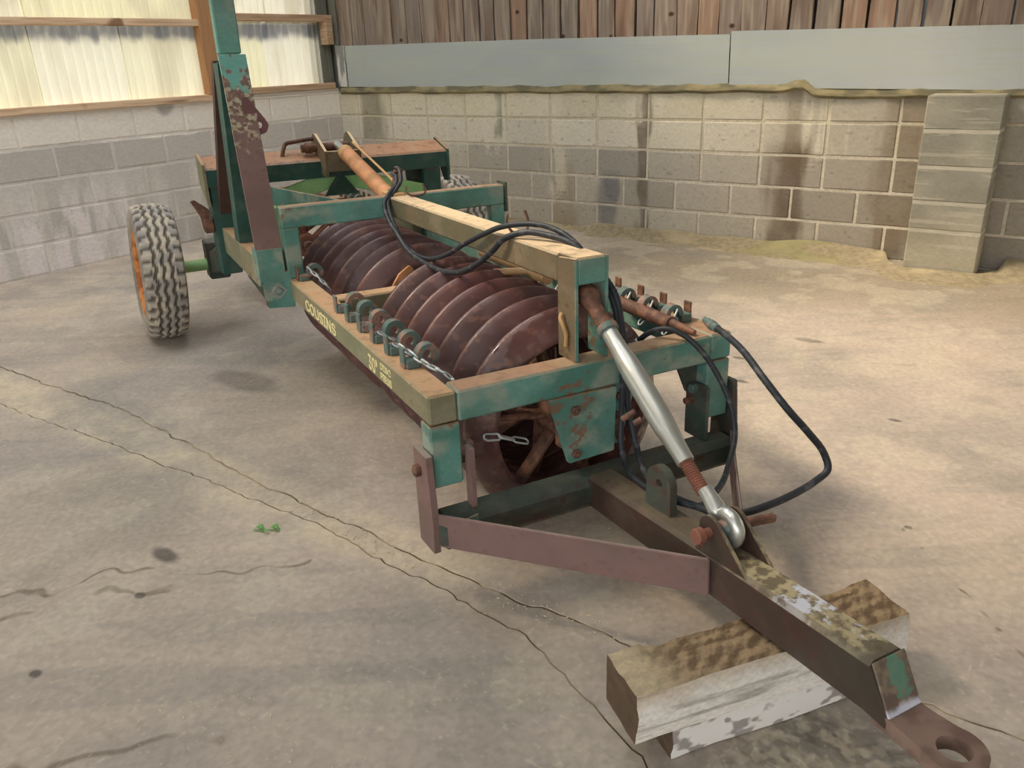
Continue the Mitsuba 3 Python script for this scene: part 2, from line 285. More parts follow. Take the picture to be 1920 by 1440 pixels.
def floor_fn(p, n, uv):
    x, y = p.x, p.y
    a = fbm(x*1.1, y*1.1, 2, 4); b = fbm(x*9, y*9, 5, 3); c = fbm(x*70, y*70, 1, 2)
    sw = fbm((x*.8+y*.6)*1.6, (y*.8-x*.6)*14, 7, 3)
    col = mix(lin(187, 174, 160), lin(171, 161, 151), smoothstep(.35, .65, a))
    col = mix(col, lin(156, 150, 140), smoothstep(.5, .75, sw)*.4)
    col = mix(col, lin(194, 180, 160), smoothstep(.5, .7, fbm(x*1.7+5, y*1.7, 3, 3))*.5)
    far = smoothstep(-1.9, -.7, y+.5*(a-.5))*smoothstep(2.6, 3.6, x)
    col = mix(col, lin(128, 118, 96), far*.6)  # back right of the floor darker: fading light put into the colour
    strip = smoothstep(-4.62, -4.5, y)*(1-smoothstep(-4.4, -4.28, y))*(1-smoothstep(4.8, 5.4, x))
    col = mix(col, lin(206, 193, 168), strip*(.35+.5*smoothstep(.35, .6, b)))
    for (q0, q1, w) in CRACKS:
        q0, q1 = np.array(q0), np.array(q1); d = q1-q0; L2 = float(d@d)
        j = (fbm(x*6, y*6, 4, 3)-.5)*.16
        t = dr.clip(((x-float(q0[0]))*float(d[0])+(y-float(q0[1]))*float(d[1]))/L2, 0, 1)
        dist = dr.sqrt(dr.square(x+j-float(q0[0])-t*float(d[0]))+dr.square(y-j-float(q0[1])-t*float(d[1])))
        col = mix(col, lin(112, 98, 78), (1-smoothstep(w*.5, w*2.0, dist))*.65*smoothstep(.25, .5, b))
    for (ox, oy, ra, rb) in OIL:
        dd = dr.sqrt(dr.square((x-ox)/ra)+dr.square((y-oy)/rb))
        col = mix(col, lin(84, 78, 74), (1-smoothstep(.6, 1.25, dd+.6*(b-.5)))*(.75 if ra < .1 else .4))
    rub = smoothstep(-4.9, -4.45, y)*0+smoothstep(5.75, 6.0, x)*(1-smoothstep(-4.5, -4.28, y))
    col = mix(col, mix(lin(108, 102, 92), lin(168, 160, 142), smoothstep(.4, .6, fbm(x*38, y*38, 2, 3))), rub*.75)
    col = mix(col, lin(140, 137, 130), smoothstep(.5, .72, fbm(x*2.3+2, y*2.3, 6, 4))*.35)
    col = mix(col, lin(204, 194, 172), smoothstep(.52, .7, fbm(x*5+2, y*5, 9, 4))*.3)
    grit = smoothstep(.84, .92, noise(x*90, y*90, 3))
    return mix(col, lin(206, 196, 172), grit*.3)*(.88+.24*c)
def floor_bump(p, n, uv):
    rub = smoothstep(5.75, 6.0, p.x)*(1-smoothstep(-4.5, -4.28, p.y))
    return rub*fbm(p.x*45, p.y*45, 8, 3)*.012+fbm(p.x*13, p.y*13, 0, 3)*.006+fbm((p.x*.8+p.y*.6)*9, (p.y*.8-p.x*.6)*50, 1, 2)*.0016+fbm(p.x*90, p.y*90, 3, 2)*.0012
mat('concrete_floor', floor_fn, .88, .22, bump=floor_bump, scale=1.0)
mat('joint_dirt', lambda p, n, uv: mix(lin(172, 156, 128), lin(104, 92, 72), smoothstep(.3, .6, fbm(p.x*9, p.y*9, 1, 3))), .95, .1)
def bank_fn(p, n, uv):
    a = fbm(p.x*4, p.y*8, 1, 3); b = fbm(p.x*40, p.y*40, p.z*40, 3)
    c = mix(lin(166, 154, 128), lin(148, 136, 110), smoothstep(.3, .7, b))
    moss = (1-smoothstep(.2, .5, dr.abs(p.x-4.62)))*smoothstep(.3, .5, a)
    return mix(mix(c, lin(188, 174, 142), smoothstep(.5, .7, a)*.6), lin(146, 144, 98), moss*.55)
mat('dirt', bank_fn, .95, .1)

def sleeper_fn(p, n, uv):
    u = (p.x-5.745)*.5757+(p.y+4.791)*.8177
    g = fbm(u*7, p.z*60, (p.x*.8177-p.y*.5757)*60, 4); b = fbm(u*22, p.z*30, p.x*30, 3)
    up = smoothstep(.45, .85, dr.abs(n.z))
    face = mix(lin(230, 226, 218), lin(172, 166, 158), smoothstep(.48, .74, g))
    face = mix(face, lin(178, 156, 124), smoothstep(.15, .21, p.z+.05*(b-.5))*.6)
    rot = mix(lin(158, 138, 110), lin(108, 90, 70), smoothstep(.36, .64, .4*g+.6*fbm(u*40, p.z*40, p.x*60, 3)))
    rot = mix(rot, lin(210, 196, 164), (1-smoothstep(.02, .16, u))*.6)
    return mix(face, rot, up)*(.8+.4*fbm(p.x*120, p.y*120, p.z*120, 2))
mat('old_sleeper', sleeper_fn, .92, .12, bump=lambda p, n, uv: fbm(((p.x-5.745)*.5757+(p.y+4.791)*.8177)*12, p.z*90, (p.x*.8177-p.y*.5757)*90, 3), scale=.006)
mat('flaked_white', lambda p, n, uv: mix(lin(230, 228, 224), lin(160, 154, 150), smoothstep(.52, .62, fbm(p.x*12+p.y*9, p.y*14, p.z*26, 3))), .9, .15)
mat('end_grain', lambda p, n, uv: mix(lin(104, 88, 72), lin(78, 66, 54), fbm(p.x*40, p.y*40, p.z*40, 3)), .95, .1)
def drawbar_fn(p, n, uv):
    base = paint_fn(lin(66, 58, 50), lin(70, 50, 45), lin(78, 52, 46), lin(126, 118, 98), lin(62, 58, 46), .56, .45, .05)(p, n, uv)
    up = smoothstep(.6, .9, n.z); b = fbm(p.x*36, p.y*36, p.z*36, 3)
    u = (p.x-5.2576)*.889-(p.y+4.1116)*.4575
    base = mix(base, mix(lin(190, 178, 140), lin(112, 102, 80), smoothstep(.35, .65, fbm(p.x*70, p.y*70, p.z*70, 3))), up*bl(u, .60, .98)*.7)
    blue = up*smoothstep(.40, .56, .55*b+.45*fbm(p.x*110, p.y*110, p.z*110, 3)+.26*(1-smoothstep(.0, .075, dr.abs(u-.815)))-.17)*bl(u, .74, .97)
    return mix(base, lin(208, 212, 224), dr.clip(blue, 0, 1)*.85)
mat('drawbar_paint', drawbar_fn, .5, .4)
def cap_fn(p, n, uv):
    a = fbm(p.x*16, p.y*16, p.z*16, 3); b = fbm(p.x*50, p.y*50, p.z*50, 3)
    col = mix(lin(128, 116, 98), lin(100, 84, 74), smoothstep(.35, .65, b))
    lat = (p.x-5.2576)*.4575+(p.y+4.1116)*.889
    col = mix(col, lin(88, 136, 116), smoothstep(.5, .62, .5*a+.5*b+.22*(1-smoothstep(.004, .03, dr.abs(lat-.004)))-.1)*.8)
    return mix(col, lin(202, 206, 222), (1-smoothstep(.256, .272, p.z+.02*(b-.5)))*.9)
mat('cap_paint', cap_fn, .5, .4)
mat('hitch_iron', lambda p, n, uv: mix(lin(134, 112, 100), lin(110, 88, 78), smoothstep(.35, .65, fbm(p.x*20, p.y*20, p.z*20, 3))), .45, .5)
mat('leaf_green', lin(120, 170, 100), .7, .2)
mat('straw', lin(206, 196, 166), .9, .1)
mat('dark_void', lin(40, 40, 38), .9, .1)
mat('roof_tin', lin(150, 150, 146), .8, .2)

# ------------------------------------------------------------------ objects
counts = {}
def unique(key):
    n = counts.get(key, 0); counts[key] = n+1
    return key if n == 0 else f'{key}_{n:03d}'
def obj(key, mesh, m, smooth=False, label=None, **kw):
    key = unique(key)
    if isinstance(mesh, (list,)): mesh = cat(mesh)
    scene[key] = mikit.ply(mesh, m, smooth, **kw)
    if label: labels[key] = {'label': label}
    return key
piece_no = [0]
def piece(key, mesh, m):
    """one of many alike pieces: uv.x = its number + a fraction along its longest side."""
    piece_no[0] += 1
    v = np.array(mesh.vertices); ext = v.max(0)-v.min(0); ax = int(np.argmax(ext)) if m != 'barn_board' else 0
    fr = (v[:, ax]-v[:, ax].min())/max(ext[ax], 1e-6)
    return obj(key, mesh, m, uv=np.stack([piece_no[0]+.1+.8*fr, v[:, 2]], 1))

def structure(key, label): labels[key] = {'label': label, 'kind': 'structure'}

# ---- floor: two slabs and the rough infill strip between them
structure('floor', 'dusty trowelled concrete barn floor in two slabs with a rough strip between')
def wavy(x0, x1, f, amp, seed, n=420):
    xs = np.linspace(x0, x1, n)
    j = (meshkit.fbm(np.stack([xs*5, xs*0+seed, xs*0], -1), 4)-.5)*amp+(meshkit.fbm(np.stack([xs*31, xs*0+seed, xs*0], -1), 2)-.5)*.018
    return [(x, f(x)+k) for x, k in zip(xs, j)]
fx0, fx1 = -.3, 11.
e1 = lambda x: np.interp(x, [0, 1.8, 3, 3.7, 4.9, 5.7, 6.2, 11], [-4.32, -4.305, -4.29, -4.365, -4.45, -4.44, -4.255, -4.2])
e2 = lambda x: np.interp(x, [0, 2.4, 3, 3.7, 4.5, 5.3, 6.1, 11], [-4.6, -4.555, -4.52, -4.495, -4.487, -4.56, -4.90, -4.95])
A, B = wavy(fx0, fx1, e1, .05, 1), wavy(fx0, fx1, e2, .03, 2)
g = .0035
up_ = lambda L, d: [(x, y+d) for x, y in L]
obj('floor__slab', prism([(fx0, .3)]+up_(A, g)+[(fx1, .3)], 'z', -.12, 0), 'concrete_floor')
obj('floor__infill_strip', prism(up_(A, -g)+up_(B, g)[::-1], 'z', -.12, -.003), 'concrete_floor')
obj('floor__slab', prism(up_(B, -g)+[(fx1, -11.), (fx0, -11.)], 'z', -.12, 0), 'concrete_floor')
obj('floor__joint_fill', box(fx0, fx1, -11, .3, -.14, -.005, .001), 'joint_dirt')

# ---- back wall
COURSE, BL, JT = .225, .45, .017
structure('wall_back', 'tan concrete block wall with metal band and upright timber boards above')
obj('wall_back__mortar', box(-.2, 11, -.0, .2, -.1, 1.13, .001), 'mortar')
for c in range(5):
    off = (.236 if c != 1 else .032)
    if c == 3: off = .236
    x = off-.45
    while x < 8.6:
        x0, x1 = max(x+JT/2, .004), x+BL-JT/2
        if x1 > .05:
            pr = .004+.004*rng.random()
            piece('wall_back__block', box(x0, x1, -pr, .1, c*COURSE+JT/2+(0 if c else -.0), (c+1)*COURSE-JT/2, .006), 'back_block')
        x += BL
led = [(0, 1.10), (-.012, 1.10), (-.034, 1.118), (-.03, 1.135), (-.012, 1.165), (0, 1.165)]
def ledge_mesh():
    xs = np.linspace(.05, 8.6, 130); v = []
    for x in xs:
        dz = -.012*x/5.8 - (.035 if x > 4.62 else 0) + .02*math.exp(-((x-4.52)/.09)**2) + .012*(meshkit.noise(np.array([x*7, 1, 1]))-.5)
        k = 1+.8*math.exp(-((x-4.52)/.09)**2)+.5*(meshkit.noise(np.array([x*11, 4, 1]))-.5)
        v += [(x, y*k, z+dz) for y, z in led]
    n = len(led); f = []
    for i in range(len(xs)-1):
        for a in range(n-1):
            f += [(i*n+a, i*n+a+1, (i+1)*n+a+1), (i*n+a, (i+1)*n+a+1, (i+1)*n+a)]
    m = trimesh.Trimesh(v, f, process=False); m.fix_normals(); return m
obj('wall_back__mortar_ledge', ledge_mesh(), 'ledge_mortar', 40)
obj('wall_back__metal_panel', prism([(.16, 1.165), (4.012, 1.135), (4.005, 1.482), (2.4, 1.512), (.16, 1.535)], 'y', -.014, -.006), 'band_metal', label='long grey metal kicking panel from the corner')
obj('wall_back__metal_panel', prism([(4.022, 1.13), (4.6, 1.12), (6.2, 1.095), (8.6, 1.06), (8.6, 1.41), (6.0, 1.458), (4.015, 1.502)], 'y', -.020, -.012), 'band_metal', label='paler grey metal panel at the right')
obj('wall_back__tin_strip', prism([(.04, 1.17), (.15, 1.165), (.15, 1.54), (.035, 1.545)], 'y', -.026, -.012), 'pale_tin', label='narrow whitish tin strip at the corner')
obj('wall_back__board_backing', box(-.1, 8.6, .055, .075, 1.0, 4.4, .001), 'board_gap')  # added sheet behind the boards, carries the painted void and sky
edges = [.10, .27, .44, .62, .79, .965]
x = .965
while x < 8.5:
    x += .150+.022*rng.random() if x < 3 else .155+.02*rng.random(); edges.append(x)
for i in range(len(edges)-1):
    x0, x1 = edges[i], edges[i+1]
    gap = .006+.016*rng.random() if x0 > 1.2 else .004+.006*rng.random()
    ztop = 2.6
    zs = np.linspace(1.40, ztop, 16)
    wl = (meshkit.fbm(np.stack([zs*3, zs*0+i*7.3, zs*0], -1), 3)-.5)*.016*(1 if i % 3 else 2.2)
    wr = (meshkit.fbm(np.stack([zs*3, zs*0+i*7.3+3, zs*0], -1), 3)-.5)*.016
    poly = [(x0+gap/2+w, z) for z, w in zip(zs, wl)]+[(x1-gap/2+w, z) for z, w in list(zip(zs, wr))[::-1]]
    d = .004*rng.random()
    piece('wall_back__board', prism(Polygon(poly).buffer(0), 'y', -.004-d, .024-d), 'barn_board')
obj('wall_back__upper_cladding', box(-.1, 11, .0, .05, 2.6, 4.6, .001), 'roof_tin')
# pillar standing proud of the back wall
structure('pillar_1', 'square grey concrete block pier standing proud of the back wall')
counts['pillar_1__block'] = 0
PX0, PX1 = 5.365, 5.79
for z0, z1 in ((-.02, .262), (.274, .438), (.452, .654), (.668, .872), (.886, 1.085)):
    piece('pillar_1__block', box(PX0+.004*rng.random(), PX1-.003*rng.random(), -.225, -.015, z0, z1, .008), 'pillar_block')
obj('pillar_1__mortar', box(PX0+.004, PX1-.004, -.221, -.012, -.02, 1.08, .004), 'pillar_mortar')
# dirt swept against the wall foot
def bank():
    xs = np.linspace(.0, 8.4, 260); v = []; prof = [(0, .075), (-.06, .06), (-.14, .035), (-.22, .012), (-.30, -.004)]
    for x in xs:
        k = .55+.75*meshkit.fbm(np.array([x*1.7, 3, 0]), 3); h = .5+1.0*meshkit.fbm(np.array([x*2.3, 8, 0]), 3)
        if x < 2.9: k *= .5; h *= .6
        o = -.225*float(np.interp(x, [5.2, 5.34, 5.82, 5.95], [0, 1, 1, 0]))
        v += [(x, (-.014+o if j == 0 else y*k+o)+.02*(meshkit.noise(np.array([x*19, y*30, 0]))-.5)*(j > 0), (z if o > -.05 else z*.35)*h) for j, (y, z) in enumerate(prof)]
    n = len(prof); f = []
    for i in range(len(xs)-1):
        for a in range(n-1):
            f += [(i*n+a, i*n+a+1, (i+1)*n+a+1), (i*n+a, (i+1)*n+a+1, (i+1)*n+a)]
    return trimesh.Trimesh(v, f, process=False)
obj('dirt_bank', bank(), 'dirt', 50)
labels['dirt_bank'] = {'label': 'sandy dirt and moss swept along the foot of the back wall', 'category': 'dirt', 'kind': 'stuff'}

# ---- left wall
structure('wall_left', 'grey block wall with white painted top course and translucent corrugated sheets above')
obj('wall_left__mortar', box(-.2, 0, -11., .2, -.1, 1.13, .001), 'left_mortar')
for c in range(5):
    y = -2.668 if c in (0, 2, 4) else -2.894
    y -= .45*15
    while y < 0:
        y0, y1 = y+JT/2, min(y+BL-JT/2, -.004)
        if y1-y0 > .04 and y0 > -9.4:
            piece('wall_left__block', box(-.1,   .004+.004*rng.random(), y0, y1, c*COURSE+JT/2, (c+1)*COURSE-JT/2, .006), 'left_block')
        y += BL
obj('wall_left__cap', box(-.19, .012, -9.4, -.01, 1.108, 1.13, .004), 'left_mortar')
zr = lambda y: (1.183+.018*y*.8)     # the rails sag a little towards the door end
def rail(y0, y1, z, m, h=.05):
    return obj('wall_left__rail', box(-.045, .035, y0, y1, z, z+h, .004), m)
rail(-9.4, -1.44, 1.128, 'lumber', .05); rail(-1.436, -.06, 1.158, 'old_lumber', .052)
rail(-9.4, -1.38, 1.71, 'lumber', .052); rail(-1.376, -.02, 1.752, 'old_lumber', .06)
rail(-9.4, -.02, 2.4, 'lumber', .06)
for yy in (-1.44, -4.2, -7.0):
    obj('wall_left__timber_post', box(-.06, .045, yy-.065, yy+.065, 1.18, 2.7, .005), 'post_wood')
obj('wall_left__corner_block', box(-.04, .06, -.13, -.045, 1.55, 1.76, .005), 'old_lumber')
def corrugated(y0, y1, z0, z1, n_per=8):
    pitch, amp = .0762, .019
    n = int((y1-y0)/pitch*n_per); ys = np.linspace(y0, y1, n); zs = np.linspace(z0, z1, 3)
    xs = -.062+amp*np.sin(2*np.pi*ys/pitch)
    v = [(x, y, z) for z in zs for x, y in zip(xs, ys)]; f = []
    for k in range(2):
        for i in range(n-1):
            a = k*n+i; f += [(a, a+1, a+n+1), (a, a+n+1, a+n)]
    return trimesh.Trimesh(v, f, process=False)
rows = [(1.15, 1.755), (1.74, 2.62)]
cuts = [[-9.3, -8.62, -7.94, -7.26, -6.58, -5.9, -5.22, -4.54, -3.86, -3.52, -2.84, -2.15, -1.45, -.80, -.13], [-9.3, -8.5, -7.8, -7.1, -6.4, -5.7, -5.0, -4.3, -3.6, -2.83, -2.1, -1.4, -.75, -.15]]
for (z0, z1), cs in zip(rows, cuts):
    for i in range(len(cs)-1):
        m = corrugated(cs[i]-.004, cs[i+1]+.006, z0, z1)
        m.vertices[:, 0] += .003*(i % 2)
        piece_no[0] += 1
        obj('wall_left__corrugated_sheet', m, 'translucent_sheet', True, uv=np.stack([np.full(len(m.vertices), piece_no[0]+.5), m.vertices[:, 2]], 1))
obj('wall_left__steel_stanchion', [box(-.11, -.035, -.145, -.02, 1.10, 4.4, .003), box(-.034, -.022, -.075, -.02, 1.10, 4.4, .003)], 'stanchion', label='grey green steel column in the corner')
obj('wall_left__corner_board', [box(-.135, -.112, -.24, .1, 1.05, 4.5, .003), box(-.2, .02, .02, .05, 1.05, 4.5, .003)], 'stanchion')  # added filler behind the corner, blocks sky light leaking through the gaps
obj('wall_left__cap', box(-.19, .012, -1.44, -.01, 1.131, 1.157, .004), 'left_mortar')
obj('wall_back__corner_board', box(.0, .085, -.018, .01, 1.545, 2.6, .003), 'stanchion')

# ---- roof and the barn's other sides (outside the frame), rooflights and doorway shaped for the light
structure('ceiling', 'unseen grey sheeted barn roof, open rooflights added to shape the light')
RZ = 4.6
ADDED_ROOFLIGHTS = [(.9, 3.4, -6.2, -.9), (5.0, 5.7, -6.4, -2.4), (5.4, 7.4, -9.8, -8.2)]  # added openings, set for floor brightness, cast shadow and the ring highlight
xs_ = sorted({-.4, 11.2, *[v for r in ADDED_ROOFLIGHTS for v in r[:2]]}); ys_ = sorted({-11.2, .4, *[v for r in ADDED_ROOFLIGHTS for v in r[2:]]})
for xa, xb in zip(xs_, xs_[1:]):
    for ya, yb in zip(ys_, ys_[1:]):
        if not any(r[0] <= xa and xb <= r[1] and r[2] <= ya and yb <= r[3] for r in ADDED_ROOFLIGHTS):
            obj('ceiling__roof_sheet', box(xa, xb, ya, yb, RZ, RZ+.05, .001), 'roof_tin')
structure('wall_right', 'block wall at the right end of the barn')
obj('wall_right', box(11., 11.2, -11., .3, -.1, 4.6, .001), 'left_block')
structure('wall_front', 'unseen sheeted barn front, wide open doorway sized for the light')
obj('wall_front', [box(-.4, 3., -11.1, -11., -.1, 4.6, .001), box(3., 11.2, -11.1, -11., 3.4, 4.6, .001)], 'roof_tin')  # doorway width and height set for the light it lets in
obj('wall_left__upper_cladding', box(-.12, -.08, -11., .3, 2.62, 4.6, .001), 'roof_tin')

# ------------------------------------------------------------------ the press (own frame: x forward along the drawbar, y to the right, z up from the frame's top)
def rot(yaw, pit, rol):
    cy, sy = math.cos(yaw), math.sin(yaw); c, s = math.cos(pit), math.sin(pit); c2, s2 = math.cos(rol), math.sin(rol)
    return np.array([[cy, -sy, 0], [sy, cy, 0], [0, 0, 1]])@np.array([[c, 0, s], [0, 1, 0], [-s, 0, c]])@np.array([[1, 0, 0], [0, c2, -s2], [0, s2, c2]])
MR, MO = rot(-.47512, -.016245, -.008208), np.array([5.2576, -4.1116, .6084])
def W(p): return np.asarray(p, float)@MR.T+MO
K = 'furrow_press'
labels[K] = {'label': 'long teal and rusty furrow press with ring rollers, tall mast and drawbar on a timber', 'category': 'farm implement'}
def part(name, mesh, m, smooth=False, label=None, **kw):
    if isinstance(mesh, list): mesh = cat(mesh)
    mesh = mesh.copy(); mesh.vertices = W(mesh.vertices)
    return obj(f'{K}__{name}', mesh, m, smooth, label, **kw)

H = .4985
# main frame
part('side_beam', box(-2.3, 0, -H, -.418, -.082, 0, .006), 'olive_tan_paint', label='left side beam with olive tan faces, worn patches and lettering')
part('side_beam', box(-2.3, 0, .418, H, -.082, 0, .006), 'teal_paint')
part('front_beam', box(-.082, .001, -.417, .417, -.086, 0, .006), 'teal_paint')
part('middle_beam', box(-1.155, -1.075, -.417, .417, -.082, -.001, .006), 'olive_tan_paint')
for s, zb in ((-1, -.264), (1, -.274)):
    y0, y1 = sorted((s*H, s*.412))
    part('frame_leg', box(-.07, -.002, y0, y1, zb, -.087, .005), 'teal_paint')
    w = cat([prism([(-.072, -.088), (-.25, -.088), (-.085, -.22), (-.072, -.22)], 'y', s*.43-.006, s*.43+.006)])
    part('frame_leg_gusset', w, 'dark_paint')
part('frame_leg_gusset', prism([(.408, -.088), (.33, -.088), (.375, -.19), (.408, -.19)], 'x', -.062, -.05), 'dark_paint')
# bearing plate at the front, with bolts
def rounded(poly, r): return Polygon(poly).buffer(-r).buffer(r)
part('bearing_plate', prism(rounded([(-.148, -.088), (-.088, -.292), (.066, -.288), (.072, -.088)], .006), 'x', -.008, .006), 'teal_paint')
part('bearing_plate', prism(rounded([(.078, -.088), (.082, -.286), (.105, -.27), (.16, -.088)], .006), 'x', -.03, -.016), 'teal_paint')
for y, z in ((-.068, -.13), (-.066, -.264), (.098, -.13), (.10, -.262)):
    part('bolt', [hexa((.006 if y < .07 else -.016, y, z), (1, 0, 0), .014, .012), cyl((.0, y, z), (.026 if y < .07 else .008, y, z), .006)], 'rusty_iron')
part('bearing_housing', [cyl((-.13, 0, -.216), (-.012, 0, -.216), .07), box(-.06, -.01, -.1, .1, -.26, -.17, .01)], 'rusty_iron')
# lettering on the left side beam
def text(s, h, x, z, key='lettering', lean=0., label=None, sx=1.0):
    m = meshkit.text_mesh(s, h, .0016, True); v = np.array(m.vertices)
    m = trimesh.Trimesh(np.stack([x+v[:, 0]*sx, -H-.0003-v[:, 2], z+v[:, 1]], 1), m.faces, process=False)
    m.fix_normals(); part('side_beam__'+key, m, 'cream_letter', label=label)
text('COUSINS', .040, -1.255, -.066, label='cream COUSINS lettering', sx=1.62)
text('30"', .046, -.485, -.068, label='cream 30" lettering', sx=.82)
text('DISC', .019, -.372, -.036, label='small cream lettering', sx=1.45)
text('PRESS', .022, -.376, -.069, label='small cream lettering, lower line', sx=1.05)

# press rings: V-shaped rims on shared shafts
RC = -.216
def ring_mesh():
    prof = [(-.055, .258), (-.052, .267), (-.040, .290), (-.022, .319), (-.010, .332), (0, .335), (.010, .332), (.022, .319), (.040, .290), (.052, .267), (.055, .258), (.052, .248), (.03, .243), (-.03, .243), (-.052, .248)]
    rim = lathe(prof, 96)
    hub = lathe([(-.055, .036), (.055, .036), (.055, .066), (.04, .074), (-.04, .074), (-.055, .066)], 36)
    sp = []
    for k in range(6):
        a = k*math.pi/3+.25; d = np.array([0, math.cos(a), math.sin(a)])
        sp.append(beam(d*.06, d*.250, .02, .052, (1, 0, 0), .006))
    return rim, cat(sp+[hub])
rim0, web0 = ring_mesh()
def gang(x0, n, pitch=.1365, m='ring_rust', side=0.):
    for k in range(n):
        a = rng.random()*6.28; R = trimesh.transformations.rotation_matrix(a, [1, 0, 0])
        r, w = rim0.copy(), web0.copy()
        r.vertices += meshkit.noise(np.array(r.vertices)*30+k*9)[:, None]*0
        for mm in (r, w): mm.apply_transform(R); mm.apply_translation([x0-k*pitch, side, RC])
        key = part('press_ring', r, 'ring_polished' if k == 0 and x0 > -.5 else m, 40)
        part(key[len(K)+2:]+'__spokes', w, 'rusty_iron' if m == 'ring_rust' else m, 40)
    part('roller_shaft', cyl((x0+.12, side, RC), (x0-n*pitch, side, RC), .035), 'rusty_iron', 40)
gang(-.17, 7); gang(-1.305, 7); gang(-3.33, 3, m='red_rust')
part('bearing_hanger', prism(rounded([(-.17, -.02), (-.135, .03), (-.085, .062), (-.07, .035), (-.06, -.05), (.06, -.26), (-.06, -.26)], .01), 'x', -1.205, -1.19), 'ram_rust', label='orange rusted bearing hanger between the roller gangs')

# portal over the second gang and the spine beam
PH = .289
part('portal', [box(-1.565, -1.503, -H, H, .203, PH, .005)], 'teal_paint')
for s in (-1, 1):
    y0, y1 = sorted((s*H, s*.432))
    part('portal_post', box(-1.565, -1.5035, y0, y1, 0, .204, .005), 'teal_paint')
part('portal_end_plate', prism(rounded([(-1.575, .30), (-1.495, .30), (-1.495, .17), (-1.575, .17)], .004), 'y', H, H+.01), 'dark_paint')
part('spine_beam', box(-1.50, -.118, -.043, .047, .205, .287, .006), 'beam_paint', label='olive tan box beam along the middle')
for s in (-1, 1):
    y0, y1 = (-.052, -.042) if s < 0 else (.046, .056)
    part('post_cheek', prism(rounded([(-.105, .001), (-.016, .001), (-.016, .290), (-.105, .282)], .003), 'y', y0, y1), 'beam_paint' if s < 0 else 'teal_paint')
part('post_cheek_edge', box(-.0165, -.0125, -.052, -.042, .003, .286, .001), 'teal_paint')
part('post_face_plate', box(-.022, -.012, -.041, .045, .218, .289, .003), 'teal_paint', label='teal face plate at the head of the front post')
part('post_top_cap', box(-.118, -.018, -.041, .045, .280, .292, .003), 'beam_paint')
part('lock_pin', tube(spline([(-.075, -.058, .13), (-.07, -.066, .118), (-.055, -.066, .10), (-.05, -.06, .075), (-.055, -.058, .04)], 6), .006, 8), 'tan_pipe', 40)

# scraper clips and their chains
def clip(x, s, z=0., y_out=.475, m='clip_steel', tab='rusty_iron'):
    """outer tab, base bar and a rolled eye on the inner side; s = -1 left beam, +1 right beam"""
    c = x
    key = part('scraper_clip', [box(c-.020, c+.020, *sorted((s*(y_out-.006), s*(y_out-.045))), z, z+.026, .003)], m)
    sub = key[len(K)+2:]
    part(sub+'__tab', box(c-.024, c+.010, *sorted((s*y_out, s*(y_out-.007))), z, z+.060, .002), tab)
    yc, zc, ro, ri = s*(y_out-.072), z+.030, .033, .017
    if s < 0: a0, a1 = -60, 215
    else: a0, a1 = -30, 190
    out = []
    for a in np.radians(np.linspace(a0, a1, 22)): out.append((yc-s*math.cos(a)*ro*-1, zc+math.sin(a)*ro))
    inn = []
    for a in np.radians(np.linspace(a1, a0, 22)): inn.append((yc-s*math.cos(a)*ri*-1, zc+math.sin(a)*ri))
    pts = [(2*yc-p[0], p[1]) for p in out+inn]
    part(sub+'__hook', prism(Polygon(pts).buffer(0), 'x', c-.016, c+.016), m)
def link(p, d, n, L=.034, w=.011, r=.0034):
    d, s, u = frame(d, n); h = L/2-w; pts = []
    for a in np.linspace(-90, 90, 9): pts.append(d*(h+w*math.cos(math.radians(a)))+s*w*math.sin(math.radians(a)))
    for a in np.linspace(90, 270, 9): pts.append(d*(-h+w*math.cos(math.radians(a)))+s*w*math.sin(math.radians(a)))
    return tube(np.array(pts)+np.asarray(p), r, 7, closed=True)
def chain(pts, L=.034, key='chain'):
    p = spline(pts, 12); seg = np.r_[0, np.cumsum(np.linalg.norm(np.diff(p, axis=0), axis=1))]
    n = max(2, int(seg[-1]/(L*.72))); at = np.linspace(0, seg[-1], n+1)
    q = np.stack([np.interp(at, seg, p[:, k]) for k in range(3)], 1); base = None
    for i in range(n):
        m = link((q[i]+q[i+1])/2, q[i+1]-q[i], (0, .2, 1) if i % 2 else (.3, 1, .3), L*1.05)
        if base is None: base = unique(f'{K}__{key}')
        m.vertices = W(m.vertices); obj(base+'__link', m, 'chain_zinc', True)
for i, x in enumerate((-.902, -.772, -.638, -.507, -.374, -.238)):
    clip(x, -1, m='clip_steel', tab='clip_steel')
    if i >= 3: chain([(x+.005, -.452, .030), (x+.012, -.43, .018), (x+.02, -.41, .004)] if i < 5 else [(x-.06, -.458, .045), (x, -.44, .030), (x+.06, -.415, .012), (x+.09, -.385, -.006), (x+.115, -.36, -.04)])
clip(-1.452, -1); chain([(-1.44, -.43, .05), (-1.40, -.40, .012), (-1.37, -.37, -.03)])
for i, x in enumerate((-.955, -.82, -.69, -.55, -.415, -.29, -.165)):
    clip(x, 1, y_out=.468); chain([(x+.02, .40, .045), (x+.03, .375, .015), (x+.02, .35, -.02)])
for x in (-3.3, -3.41, -3.52, -3.63):
    clip(x, 1, y_out=.44); 
part('seal_tube', [cyl((-.40, .36, .02), (-.12, .362, .016), .022), cyl((-.16, .36, .02), (-.02, .37, .012), .018, .008)], 'rusty_iron', 40)
part('oil_pipe', [cyl((-1.02, .15, .110), (-.53, .15, .112), .017), cyl((-.74, .06, .10), (-.62, .15, .116), .013), cyl((-.60, .15, .112), (-.515, .15, .110), .023)], 'tan_pipe', 40, label='tan pipe under the spine beam')
chain([(-.10, -.30, -.20), (-.10, -.255, -.208), (-.10, -.20, -.232), (-.10, -.165, -.245)], .05)

